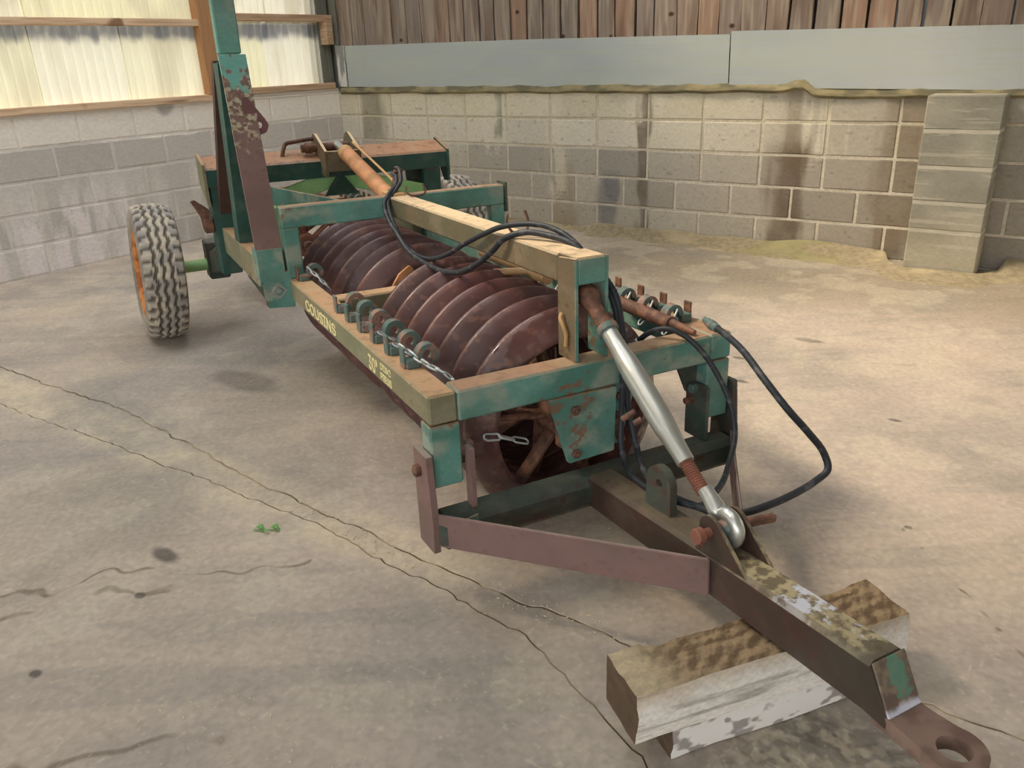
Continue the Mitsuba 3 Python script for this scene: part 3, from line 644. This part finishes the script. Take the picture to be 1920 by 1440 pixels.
# lower cross tube, clevis plates, braces, drawbar
part('cross_tube', box(-.045, .052, -.505, .505, -.435, -.335, .022), 'dark_paint', 30)
for s in (-1, 1):
    cm = 'purple_primer' if s < 0 else 'dark_paint'
    yo = s*.512
    part('clevis_plate', prism(rounded([(-.078, -.16), (.012, -.16), (.028, -.33), (.026, -.44), (-.078, -.445)], .005), 'y', yo-.009, yo+.009), cm)
    yi = s*.395
    part('clevis_plate', prism(rounded([((-.012 if s < 0 else -.07), -.158), (.026, -.158), (.026, -.335), ((-.012 if s < 0 else -.07), -.335)], .004), 'y', yi-.006, yi+.006), cm)
    part('clevis_pin', [cyl((-.04, s*.36, -.215), (-.04, s*.54, -.215), .011), hexa((-.04, s*.518, -.215), (0, s, 0), .017, .02)], 'rusty_iron')
    part('clevis_pin', [hexa((-.03, s*.389, -.172), (0, -s, 0), .016, .018)], 'clip_steel')
    part('brace', beam((.016, s*.507, -.374), (.57, s*.052, -.350), .010, .098, (0, 0, 1), .003), 'purple_primer', label='flat purple brown brace from cross tube to drawbar')
part('end_filler', prism([(-.48, -.352), (-.40, -.338), (-.40, -.36), (-.48, -.40)], 'x', .048, .056), 'teal_paint')
def drawbar_mesh():
    b = .011; v = []
    for x, zt, zb in ((.04, -.326, -.431), (.30, -.313, -.421), (.67, -.293, -.412), (1.0, -.281, -.403)):
        for y, z in ((-.045, zt-b), (-.045+b, zt), (.045-b, zt), (.045, zt-b), (.045, zb+b), (.045-b, zb), (-.045+b, zb), (-.045, zb+b)): v.append((x, y, z))
    for y, z in ((-.045, -.385), (-.043, -.372), (.043, -.372), (.045, -.385), (.045, -.398), (.043, -.402), (-.043, -.402), (-.045, -.398)): v.append((1.052, y, z))
    f = []
    for i in range(4):
        for k in range(8):
            l = (k+1) % 8; f += [(i*8+k, i*8+l, i*8+8+l), (i*8+k, i*8+8+l, i*8+8+k)]
    f += [(0, k+1, k) for k in range(1, 7)]+[(32, 32+k, 33+k) for k in range(1, 7)]
    m = trimesh.Trimesh(v, f, process=False); m.fix_normals(); return m
part('drawbar', drawbar_mesh(), 'drawbar_paint', 30, label='long rusty dark green drawbar resting on the timber')
eye = Polygon([(1.02, -.044), (1.02, .044), (1.085, .046), (1.15, .054), (1.15, -.054), (1.085, -.046)]).union(Point(1.153, 0).buffer(.057)).difference(Point(1.155, .0).buffer(.030))
part('drawbar__hitch_eye', prism(eye, 'z', -.406, -.374), 'hitch_iron', 40, label='rust brown hitch ring at the end of the drawbar')
part('drawbar__end_cap', prism([(-.0435, -.288), (.0435, -.288), (.0445, -.376), (-.0445, -.376)], 'x', 0, .004), 'teal_paint', label='sloping end cap with teal paint left on it')
m_ = scene.pop(f'{K}__drawbar__end_cap'); counts[f'{K}__drawbar__end_cap'] = 0
part('drawbar__end_cap', beam((1.004, 0, -.283), (1.054, 0, -.374), .088, .006, (1, 0, .5), .002), 'cap_paint', label='sloping end cap with teal paint left on it')
lug = Polygon([(.263, -.33), (.366, -.32), (.364, -.235), (.266, -.24)]).union(Point(.3145, -.238).buffer(.0495)).difference(Point(.318, -.236).buffer(.013))
part('drawbar__lug', prism(lug, 'y', -.010, .012), 'dark_paint', 30)
for s in (-1, 1):
    lp = Polygon([(.505, -.31), (.672, -.298), (.568, -.21), (.522, -.24)]).union(Point(.548, -.238).buffer(.033)).difference(Point(.551, -.243).buffer(.010))
    y0 = -.043 if s < 0 else .033
    part('drawbar__lug', prism(lp, 'y', y0, y0+.010), 'drawbar_paint', 30)
# top link (turnbuckle) from the front post to the drawbar
P0, P1 = np.array([-.06, .002, .196]), np.array([.556, .0, -.246])
dv = (P1-P0)/np.linalg.norm(P1-P0); LL = np.linalg.norm(P1-P0)
at = lambda t: P0+dv*t*LL
part('top_link', tube([at(t) for t in np.r_[.205, .2051, np.linspace(.21, .75, 40), .7559, .756]], np.r_[.012, .0225, np.interp(np.linspace(.21, .75, 40), [.2, .27, .31, .36, .40, .58, .62, .67, .71, .76], [.0225, .0228, .0255, .0292, .0305, .0305, .0292, .0255, .0235, .0225]), .0225, .012], 32), 'zinc', 40, label='silver turnbuckle top link between front post and drawbar')
part('top_link__collar', [cyl(at(.185), at(.212), .030, sides=28), ], 'clip_steel', 40)
part('top_link__screw', tube([at(t) for t in np.linspace(.745, .87, 60)], [.0165+.0018*math.sin(i*1.57) for i in range(60)], 20), 'red_rust', 40, label='rust red threaded rod')
part('top_link__screw', [tube([at(t) for t in (.0, .03, .06, .1, .19)], [.022, .034, .030, .021, .021], 18)], 'rusty_iron', 40)
def eye_end(c, m):
    s = np.array([0, 1., 0]); u = np.cross(s, dv)
    tor = []
    for a in np.linspace(0, 2*np.pi, 40, endpoint=False): tor.append(c+dv*.033*math.cos(a)+u*.033*math.sin(a))
    parts = [tube(tor, .017, 14, closed=True)]
    parts.append(tube([c-dv*.105, c-dv*.1049, c-dv*.085, c-dv*.05, c-dv*.034], [.006, .019, .019, .023, .019], 16))
    return parts
part('top_link__eye_end', eye_end(np.array([.563, 0, -.238]), 'zinc'), 'zinc', 50, label='silver eye end')
part('top_link__ball', trimesh.creation.icosphere(2, .026).apply_translation([.563, 0, -.238]), 'clip_steel', True)
part('link_pin', [cyl((.551, -.078, -.243), (.551, .06, -.243), .0115), cyl((.551, -.085, -.243), (.551, -.064, -.243), .019)], 'red_rust', 40)
part('link_pin', beam((.545, .05, -.255), (.555, .155, -.262), .02, .02, (0, 0, 1)), 'rusty_iron', label='pin handle sticking out on the right')
part('spring_clip', [tube(spline([(.55, -.062, -.262), (.552, -.07, -.275), (.548, -.078, -.262), (.55, -.074, -.248)], 5), .003, 6)], 'rusty_iron')
part('lock_handle', [cyl((.205, -.006, -.075), (.185, -.034, -.10), .008), cyl((.255, -.022, -.075), (.245, -.04, -.088), .008)], 'rusty_iron', 40)

# rear carriage: tall portal, wheels, A-frame mast on the left side
RX = -2.35
part('carriage_beam', prism([(RX, .293), (RX, .372), (RX-.012, .382), (RX-.155, .425), (RX-.17, .41), (RX-.17, .293)], 'y', -.645, .585), 'deep_teal', label='deep teal upper cross beam with rusty top')
part('carriage_end_plate', prism(rounded([(RX+.012, .285), (RX+.01, .385), (RX-.16, .44), (RX-.18, .39), (RX-.05, .22), (RX, .22)], .004), 'y', .585, .597), 'deep_teal')
part('carriage_end_plate', prism(rounded([(RX+.004, .20), (RX+.004, .40), (RX-.16, .44), (RX-.18, .30)], .004), 'y', -.66, -.646), 'olive_tan_paint')
part('carriage_post', box(RX-.16, RX-.01, .452, .55, -.14, .293, .006), 'deep_teal')
part('carriage_post', prism([(.38, .293), (.452, .293), (.452, 0), (.40, 0)], 'x', RX-.10, RX-.085), 'dark_paint')
part('carriage_post', box(RX-.14, RX-.01, -.642, -.545, -.13, .293, .006), 'deep_teal')
for s in (-1, 1):
    part('wheel_arm', beam((RX-.09, s*.60, -.05), (-3.02, s*.60, -.20), .06, .12, (0, 0, 1), .008), 'dark_paint')
    part('axle_stub', cyl((-3.0, s*.50, -.192), (-3.0, s*.86, -.197), .032), 'lime_paint', 40)
    part('axle_bracket', box(-3.07, -2.93, *sorted((s*.53, s*.64)), -.27, -.06, .008), 'dark_paint')
    part('carriage_side_beam', beam((RX-.1, s*.44, -.04), (-3.75, s*.44, -.04), .08, .08), 'olive_tan_paint')
part('carriage_rear_beam', box(-3.80, -3.72, -.48, .48, -.08, 0, .006), 'olive_tan_paint')
for s in (-1, 1):
    part('carriage_brace', beam((RX-.03, s*.02, .285), (RX-.03, s*.47, .165), .012, .085, (0, 0, 1)), 'lime_paint', label='lime green diagonal brace')
part('carriage_gusset', prism([(.02, .293), (-.02, .293), (-.09, .20), (.09, .20)], 'x', RX-.02, RX-.01), 'deep_teal')
part('draught_plate', beam((-2.33, -.365, .235), (-1.58, -.235, .245), .012, .085, (0, 0, 1), .003), 'teal_paint')
part('draught_plate', box(-2.1, -2.02, -.47, -.40, -.05, .22, .006), 'lime_paint')
part('side_bracket', [prism(rounded([(-.735, .235), (-.715, .24), (-.655, .19), (-.655, .10), (-.695, .10), (-.70, .16)], .003), 'x', RX-.03, RX-.018), box(RX-.06, RX-.01, -.69, -.645, .08, .15, .005)], 'rusty_iron')
# wheels
def tyre_mesh(R=.365, w=.215, na=132, nw=45):
    ang = np.linspace(0, 2*np.pi, na, endpoint=False)
    prof = []                                        # (offset across, radius, tread flag)
    for t in np.linspace(-1, 1, nw): prof.append((t*w*.44, R-.014*abs(t)**3.2, 1))
    side = [(w*.475, R-.032, 0), (w*.5, R-.075, 0), (w*.48, R-.115, 0), (w*.40, R-.145, 0), (w*.33, R-.150, 0), (w*.30, R-.16, 0)]
    full = [(-a, r, f) for a, r, f in side[::-1]]+prof+side
    n = len(full); v = np.zeros((na, n, 3)); c = np.zeros((na, n))
    for i, a in enumerate(ang):
        for k, (o, r, f) in enumerate(full):
            d, tone = 0., .55
            if f:
                t = o/(w*.44); zig = .085*(2*abs(((a*30/(2*np.pi)) % 1)-.5)-.5)*2
                tone = 1.
                for g0 in (-.44, -.02, .40):
                    e = abs(t-g0-zig)
                    if e < .085: d = .009; tone = .12
                if abs(t) > .62:
                    ph = (a*34/(2*np.pi)+t*.45*np.sign(t)) % 1
                    if ph < .34: d = .008*min(1, (abs(t)-.6)/.1); tone = .15
            rr = r-d; v[i, k] = (math.cos(a)*rr, o, math.sin(a)*rr); c[i, k] = tone
    v = v.reshape(-1, 3); f = []
    for i in range(na):
        j = (i+1) % na
        for k in range(n):
            l = (k+1) % n; f += [(i*n+k, i*n+l, j*n+l), (i*n+k, j*n+l, j*n+k)]
    m = trimesh.Trimesh(v, f, process=False); m.fix_normals(); return m, c.ravel()
tyre0, tone0 = tyre_mesh()
rim_m = lathe([(-.098, .235), (-.090, .243), (-.082, .22), (.082, .22), (.090, .243), (.098, .235), (.085, .196), (.02, .19), (.012, .09), (.03, .075), (.03, .002), (-.03, .002), (-.03, .075), (-.045, .19), (-.085, .196)], 64)
rim_m.vertices = rim_m.vertices[:, [1, 0, 2]]
for s in (-1, 1):
    cam = trimesh.transformations.rotation_matrix(math.radians(-3.2 if s < 0 else 1.), [1, 0, 0])
    base = unique(f'{K}__wheel')[len(K)+2:]
    for m, nm, mt, uv in ((tyre0, 'tyre', 'tyre_rubber', np.stack([tone0, tone0], 1)), (rim_m, 'rim', 'orange_rim', None)):
        q = m.copy(); q.apply_transform(cam); q.apply_transform(trimesh.transformations.rotation_matrix(math.radians(1.6 if s < 0 else 0), [0, 0, 1])); q.apply_translation([-3.0, s*.900, -.199])
        if s > 0 and nm == 'rim': pass
        part(f'{base}__{nm}', q, mt, True if nm == 'tyre' else 40, **({'uv': uv} if uv is not None else {}))
    part(f'{base}__hub', [cyl((-3.0, s*.86, -.197), (-3.0, s*.95, -.2), .05)]+[hexa((-3.0+.07*math.cos(a), s*.905, -.2+.07*math.sin(a)), (0, s, 0), .011, .02) for a in np.arange(5)*1.2566], 'rusty_iron')
    labels[f'{K}__{base}'] = {'label': 'wheel with zigzag tread tyre, outside the frame on the ' + ('near left side' if s < 0 else 'far right side, mostly hidden')}
# mast
YL, YR = -.612, -.512
part('mast', box(-1.745, -1.68, YL+.004, YR-.012, .858, 1.62, .005), 'teal_paint', label='upper teal part of the mast, running out of the picture')
def leg(x_top, x_bot, z_top, z_bot, depth, y0, y1, m, nm, label=None):
    v = [(x_top, z_top), (x_bot, z_bot), (x_bot-depth, z_bot), (x_top-depth, z_top)]
    return part(nm, prism(rounded(v, .003), 'y', y0, y1), m, label=label)
leg(-1.672, -1.502, .856, .128, .016, YL-.001, YR+.001, 'mast_paint', 'mast_leg', 'front leg plate of the mast, purple primer with flaking teal paint')
part('mast_leg', prism([(-1.69, .85), (-1.585, .45), (-1.53, .13), (-1.60, .13), (-1.70, .60)], 'y', YL+.002, YL+.012), 'dark_paint') if False else None
leg(-1.74, -1.895, .83, .098, .11, YL+.002, YR-.004, 'deep_teal', 'mast_leg', 'dark teal middle leg of the mast')
leg(-1.85, -2.41, .84, .098, .06, YL+.004, YR-.01, 'dark_brown', 'mast_leg', 'dark rusty rear leg of the mast')
lugp = Polygon([(-1.50, .70), (-1.43, .575), (-1.43, .50), (-1.54, .50), (-1.63, .70)]).union(Point(-1.425, .545).buffer(.047)).difference(Point(-1.428, .548).buffer(.017))
part('mast_lug', prism(rounded([(-.56, .72), (-.533, .692), (-.507, .655), (-.482, .620), (-.470, .594), (-.482, .568), (-.506, .560), (-.56, .562)], .012).difference(Point(-.505, .596).buffer(.0125)), 'x', -1.64, -1.622), 'plum_primer', label='purple drilled lug on the mast')
part('mast_base', prism(rounded([(-1.5, .133), (-1.5, .005), (-1.53, -.02), (-1.60, .03), (-1.60, .133)], .003), 'y', YL, YR), 'teal_paint', label='bright teal foot of the mast')
part('mast_base_beam', prism(rounded([(-1.53, .098), (-1.53, -.02), (-2.36, -.02), (-2.36, .098)], .004), 'y', YL, YR), 'olive_tan_paint')
part('mast_gusset', prism([(-1.62, -.022), (-2.34, -.022), (-2.25, -.13), (-1.85, -.16)], 'y', YR-.03, YR-.015), 'dark_paint')
part('pivot_plate', prism(rounded([(-.602, .002), (-.488, .040), (-.486, -.115), (-.592, -.106), (-.602, -.09)], .006), 'x', -1.515, -1.500), 'teal_paint', label='grey teal pivot plate with a square weld mark')
sq = Polygon([(-.034, 0), (0, .034), (.034, 0), (0, -.034)]); sq = sq.difference(sq.buffer(-.0075)).union(Polygon([(-.011, 0), (0, .011), (.011, 0), (0, -.011)]))
part('pivot_plate__weld_mark', prism([g for g in [Polygon(sq.geoms[0] if hasattr(sq, 'geoms') else sq)]][0] if False else sq.geoms[0], 'x', -1.5, -1.496).apply_translation([0, -.545, -.04]), 'pale_tin')
part('pivot_plate__weld_mark', prism(sq.geoms[1], 'x', -1.5, -1.496).apply_translation([0, -.545, -.04]), 'pale_tin')
# hydraulic ram with its bracket
C0, C1 = np.array([-2.24, .005, .415]), np.array([-1.62, .0, .268])
dc = (C1-C0)/np.linalg.norm(C1-C0)
part('hydraulic_ram', cyl(C0, C1, .036, sides=28, bev=.004), 'ram_rust', 40, label='rust brown hydraulic ram')
part('hydraulic_ram__gland', cyl(C0-dc*.01, C0+dc*.045, .0375, sides=28), 'tan_pipe', 40)
part('hydraulic_ram__rod', cyl(C0-dc*.14, C0, .020, sides=20), 'zinc', 40)
part('hydraulic_ram__pipe', tube(spline([C0+np.array([.0, .04, .045]), C0+dc*.06+np.array([0, .04, .047]), C0+dc*.5+np.array([0, .042, .048]), C1-dc*.02+np.array([.0, .042, .045])], 8), .0055, 8), 'tan_pipe', 40)
part('hydraulic_ram__port', [cyl(C1+np.array([-.05, .035, .02]), C1+np.array([-.05, .06, .115]), .011), cyl(C1+np.array([-.05, .05, .10]), C1+np.array([.01, .06, .11]), .009)], 'rusty_iron', 40)
part('hydraulic_ram__foot', box(-1.64, -1.50, -.03, .03, .255, .30, .006), 'tan_pipe')
for y in (-.088, .082):
    part('ram_bracket', prism(rounded([(-2.27, .30), (-2.255, .425), (-2.42, .50), (-2.455, .50), (-2.50, .46), (-2.50, .32)], .006), 'y', y-.007, y+.007), 'beam_paint')
part('ram_bracket', box(-2.278, -2.262, -.085, .08, .325, .425, .004), 'beam_paint')
part('ram_bracket_pin', [cyl((-2.41, -.17, .435), (-2.41, .11, .435), .020), cyl((-2.41, -.15, .435), (-2.41, -.115, .435), .026)], 'rusty_iron', 40)
part('crank_handle', tube(spline([(-2.45, -.08, .478), (-2.45, -.19, .468), (-2.45, -.235, .460), (-2.44, -.25, .44), (-2.43, -.272, .375)], 6), .010, 10), 'rusty_iron', 40)
# hose hooks on the spine and portal
def hook(x, y, z, w=.05, h=.045):
    part('hose_hook', tube(spline([(x-.02, y-w/2, z+h), (x-.012, y-w/2-.006, z+h*.6), (x, y-w/2+.006, z+.008), (x+.006, y, z+.004), (x, y+w/2-.006, z+.008), (x-.01, y+w/2+.005, z+h*.6), (x-.012, y+w/2-.004, z+h*1.15)], 7), .0042, 8), 'rusty_iron', 40)
hook(-.44, .01, .288, .062, .058); hook(-1.43, .055, .288, .075, .04)
# hoses
def hose(pts, r, label=None, n=9):
    k = part('hydraulic_hose', tube(spline(pts, n), r, 12), 'rubber', True, label=label); return k[len(K)+2:]
XZ = lambda *a: a
h1 = hose([(-1.66, .05, .385), (-1.61, .048, .385), (-1.56, .036, .345), (-1.525, .0, .312), (-1.487, -.052, .272), (-1.43, -.068, .225), (-1.375, -.072, .185), (-1.30, -.07, .138), (-1.18, -.07, .108), (-1.02, -.07, .115), (-.837, -.07, .165), (-.703, -.067, .22), (-.56, -.06, .275), (-.44, -.045, .316), (-.36, .0, .330), (-.30, .035, .325), (-.22, .06, .300), (-.13, .075, .24), (-.03, .082, .152), (-.003, .080, .089), (.014, .078, .04), (.017, .083, -.032), (.017, .085, -.113), (.017, .082, -.196), (.032, .072, -.255), (.062, .064, -.30), (.134, .040, -.308), (.197, .034, -.308), (.276, .034, -.300), (.34, .045, -.295), (.385, .07, -.290), (.362, .13, -.287), (.316, .205, -.291), (.237, .30, -.286), (.187, .36, -.239), (.146, .38, -.175), (.094, .38, -.109), (.048, .352, -.034), (.0, .32, .014), (-.04, .283, .034), (-.09, .256, .014), (-.125, .238, -.02)], .0085, 'black hose arching over the front beam to the right of the top link')
h2 = hose([(-1.665, .04, .36), (-1.60, .03, .352), (-1.55, .005, .322), (-1.51, -.035, .302), (-1.480, -.072, .265), (-1.42, -.085, .215), (-1.30, -.09, .165), (-1.19, -.09, .119), (-1.03, -.09, .102), (-.848, -.09, .104), (-.695, -.088, .13), (-.56, -.08, .185), (-.47, -.07, .24), (-.41, -.058, .285), (-.35, -.02, .308), (-.28, .02, .305), (-.20, .052, .290), (-.12, .076, .24), (-.03, .09, .167), (.0, .090, .089), (.016, .092, .03), (.018, .097, -.05), (.018, .102, -.133), (.022, .113, -.202), (.05, .112, -.262), (.11, .085, -.285), (.164, .064, -.295), (.224, .056, -.302), (.30, .060, -.305), (.38, .064, -.292), (.445, .075, -.282), (.489, .12, -.272), (.498, .191, -.268), (.491, .286, -.266), (.475, .375, -.262), (.474, .417, -.24), (.457, .416, -.20), (.446, .361, -.13), (.419, .306, -.06), (.350, .290, .0), (.229, .331, .030), (.111, .369, .042), (.053, .383, .045)], .0095, 'black hose looping out over the floor on the right with a coupling on its end')
part(h2+'__coupling', [cyl((.065, .38, .0445), (.0, .399, .046), .0125), cyl((.042, .386, .045), (.02, .393, .045), .015), cyl((.0, .399, .046), (-.022, .406, .046), .009)], 'clip_steel', 40)
part(h1+'__coupling', cyl((-.12, .24, -.016), (-.142, .23, -.05), .012), 'chain_zinc', 40)

# ------------------------------------------------------------------ what stands and lies on the floor
ux, vx = np.array([.5757, .8177, 0]), np.array([-.8177, .5757, 0])
O1 = np.array([5.745, -4.791, 0.])
def timber(L, D, z0, z1, seed, rough_top, bulge=.012, n=46):
    us = np.linspace(0, L, n); v = []; prof = []
    for t in np.linspace(0, 1, 6): prof.append((0, t))
    for t in np.linspace(.1, 1, 7): prof.append((t, 1))
    for t in np.linspace(.8, 0, 5): prof.append((1, t))
    for t in np.linspace(.75, .25, 3): prof.append((t, 0))
    k = len(prof)
    for i, u in enumerate(us):
        for a, b in prof:
            p = np.array([u*9, a*4+seed, b*4]); nn = meshkit.fbm(p, 3)-.5; n2 = meshkit.fbm(p*2.6+7, 3)-.5
            back = rough_top*max(0., a-.45)*b*(.35+1.2*meshkit.noise(np.array([u*6, seed, 0])))*(1 if .08 < u < L-.05 else .2)
            d = vx*(a*D+nn*.008-.0*b)-vx*(bulge*math.sin(b*3.0)*(1-a))*1.0
            q = O1+ux*(u+(.008*nn if 0 < i < n-1 else .01*n2))+d; z = z0+b*(z1-z0)+n2*.012*rough_top*12*b*b*(.3+a)-back*.25*b
            v.append((q[0], q[1], max(z, z0)))
    f = []
    for i in range(n-1):
        for a in range(k):
            l = (a+1) % k; f += [(i*k+a, i*k+l, i*k+k+l), (i*k+a, i*k+k+l, i*k+k+a)]
    m = trimesh.Trimesh(v, f, process=False); m.fix_normals()
    caps = []
    for i in (0, n-1):
        ring = np.array(v[i*k:i*k+k]); c = ring.mean(0); caps.append(trimesh.Trimesh(np.vstack([ring, c]), [(a, (a+1) % k, k) for a in range(k)], process=False))
    return m, caps
m, caps = timber(.69, .135, .0765, .205, 3, .09)
obj('timber_sleeper__body', m, 'old_sleeper', 35)
obj('timber_sleeper__end_grain', caps[0], 'end_grain', label='dark sawn end')
obj('timber_sleeper__end_grain', caps[1], 'end_grain')
labels['timber_sleeper'] = {'label': 'weathered timber sleeper with rotten brown top propping up the drawbar', 'category': 'timber'}
O1 = np.array([5.7945, -4.7163, 0.])
m, caps = timber(.50, .13, .0, .0755, 11, .0, .004)
obj('timber_offcut__body', m, 'flaked_white', 35)
obj('timber_offcut__end_grain', caps[0], 'end_grain'); obj('timber_offcut__end_grain', caps[1], 'end_grain')
labels['timber_offcut'] = {'label': 'shorter flat timber with flaking white paint on the floor under the sleeper', 'category': 'timber'}
# little green sprig
def leaf(c, a, L=.020, w=.0075):
    d = np.array([math.cos(a), math.sin(a), .25]); s = np.array([-math.sin(a), math.cos(a), 0]); c = np.array(c, float); v, f = [], []
    for i, t in enumerate(np.linspace(0, 1, 6)):
        ww = w*math.sin(math.pi*min(.98, t*.92+.06)); z = np.array([0, 0, .006*math.sin(t*3)])
        v += [c+d*t*L-s*ww+z, c+d*t*L+z*1.3+np.array([0, 0, -.0015]), c+d*t*L+s*ww+z]
    for i in range(5):
        for k in range(2): a_ = i*3+k; f += [(a_, a_+1, a_+4), (a_, a_+4, a_+3)]
    top = trimesh.Trimesh(v, f, process=False); bot = top.copy(); bot.invert(); bot.apply_translation([0, 0, -.0008]); return cat([top, bot])
for j, (c, n) in enumerate((((4.298, -4.612, .004), 5), ((4.338, -4.585, .004), 4))):
    k = 'green_sprig' if j == 0 else 'green_sprig_001'
    obj(k+'__stem', tube([np.array(c)+[-.02, -.008, 0], np.array(c), np.array(c)+[.02, .006, .004]], .0014, 6), 'leaf_green')
    for i in range(n): obj(k+'__leaf', leaf(np.array(c)+[.012*(i-1.5), .004*i, .002], 1.1*i+.4), 'leaf_green', True)
    labels[k] = {'label': ('larger' if j == 0 else 'smaller') + ' green leafy sprig lying on the concrete left of the drawbar brace', 'category': 'leaf'}
# crumbs of straw and grit
cr = []
for i in range(420):
    t = rng.random()
    if t < .45: x, y = 4.2+2.0*rng.random(), -4.45+.10*(rng.random()-.5)
    elif t < .6: x, y = 6.02+.25*rng.random(), -4.80+.3*rng.random()
    elif t < .75: x, y = 4.7+.7*rng.random(), -5.1-.5*rng.random()
    else: x, y = 2.5+4*rng.random(), -5.8+4.6*rng.random()
    if abs((x-5.95)*.8177-(y+4.5)*.5757) < .26 and 0 < (x-5.70)*.5757+(y+4.85)*.8177 < .75: continue
    L = .0015+.0035*rng.random()**2; a = rng.random()*3.14
    b = box(-L, L, -.0018, .0018, 0, .0028, .0006); b.apply_transform(trimesh.transformations.rotation_matrix(a, [0, 0, 1])); b.apply_translation([x, y, -.0005]); cr.append(b)
obj('straw_crumbs', cat(cr), 'straw')
labels['straw_crumbs'] = {'label': 'pale crumbs of straw and grit scattered over the floor', 'category': 'debris', 'kind': 'stuff'}
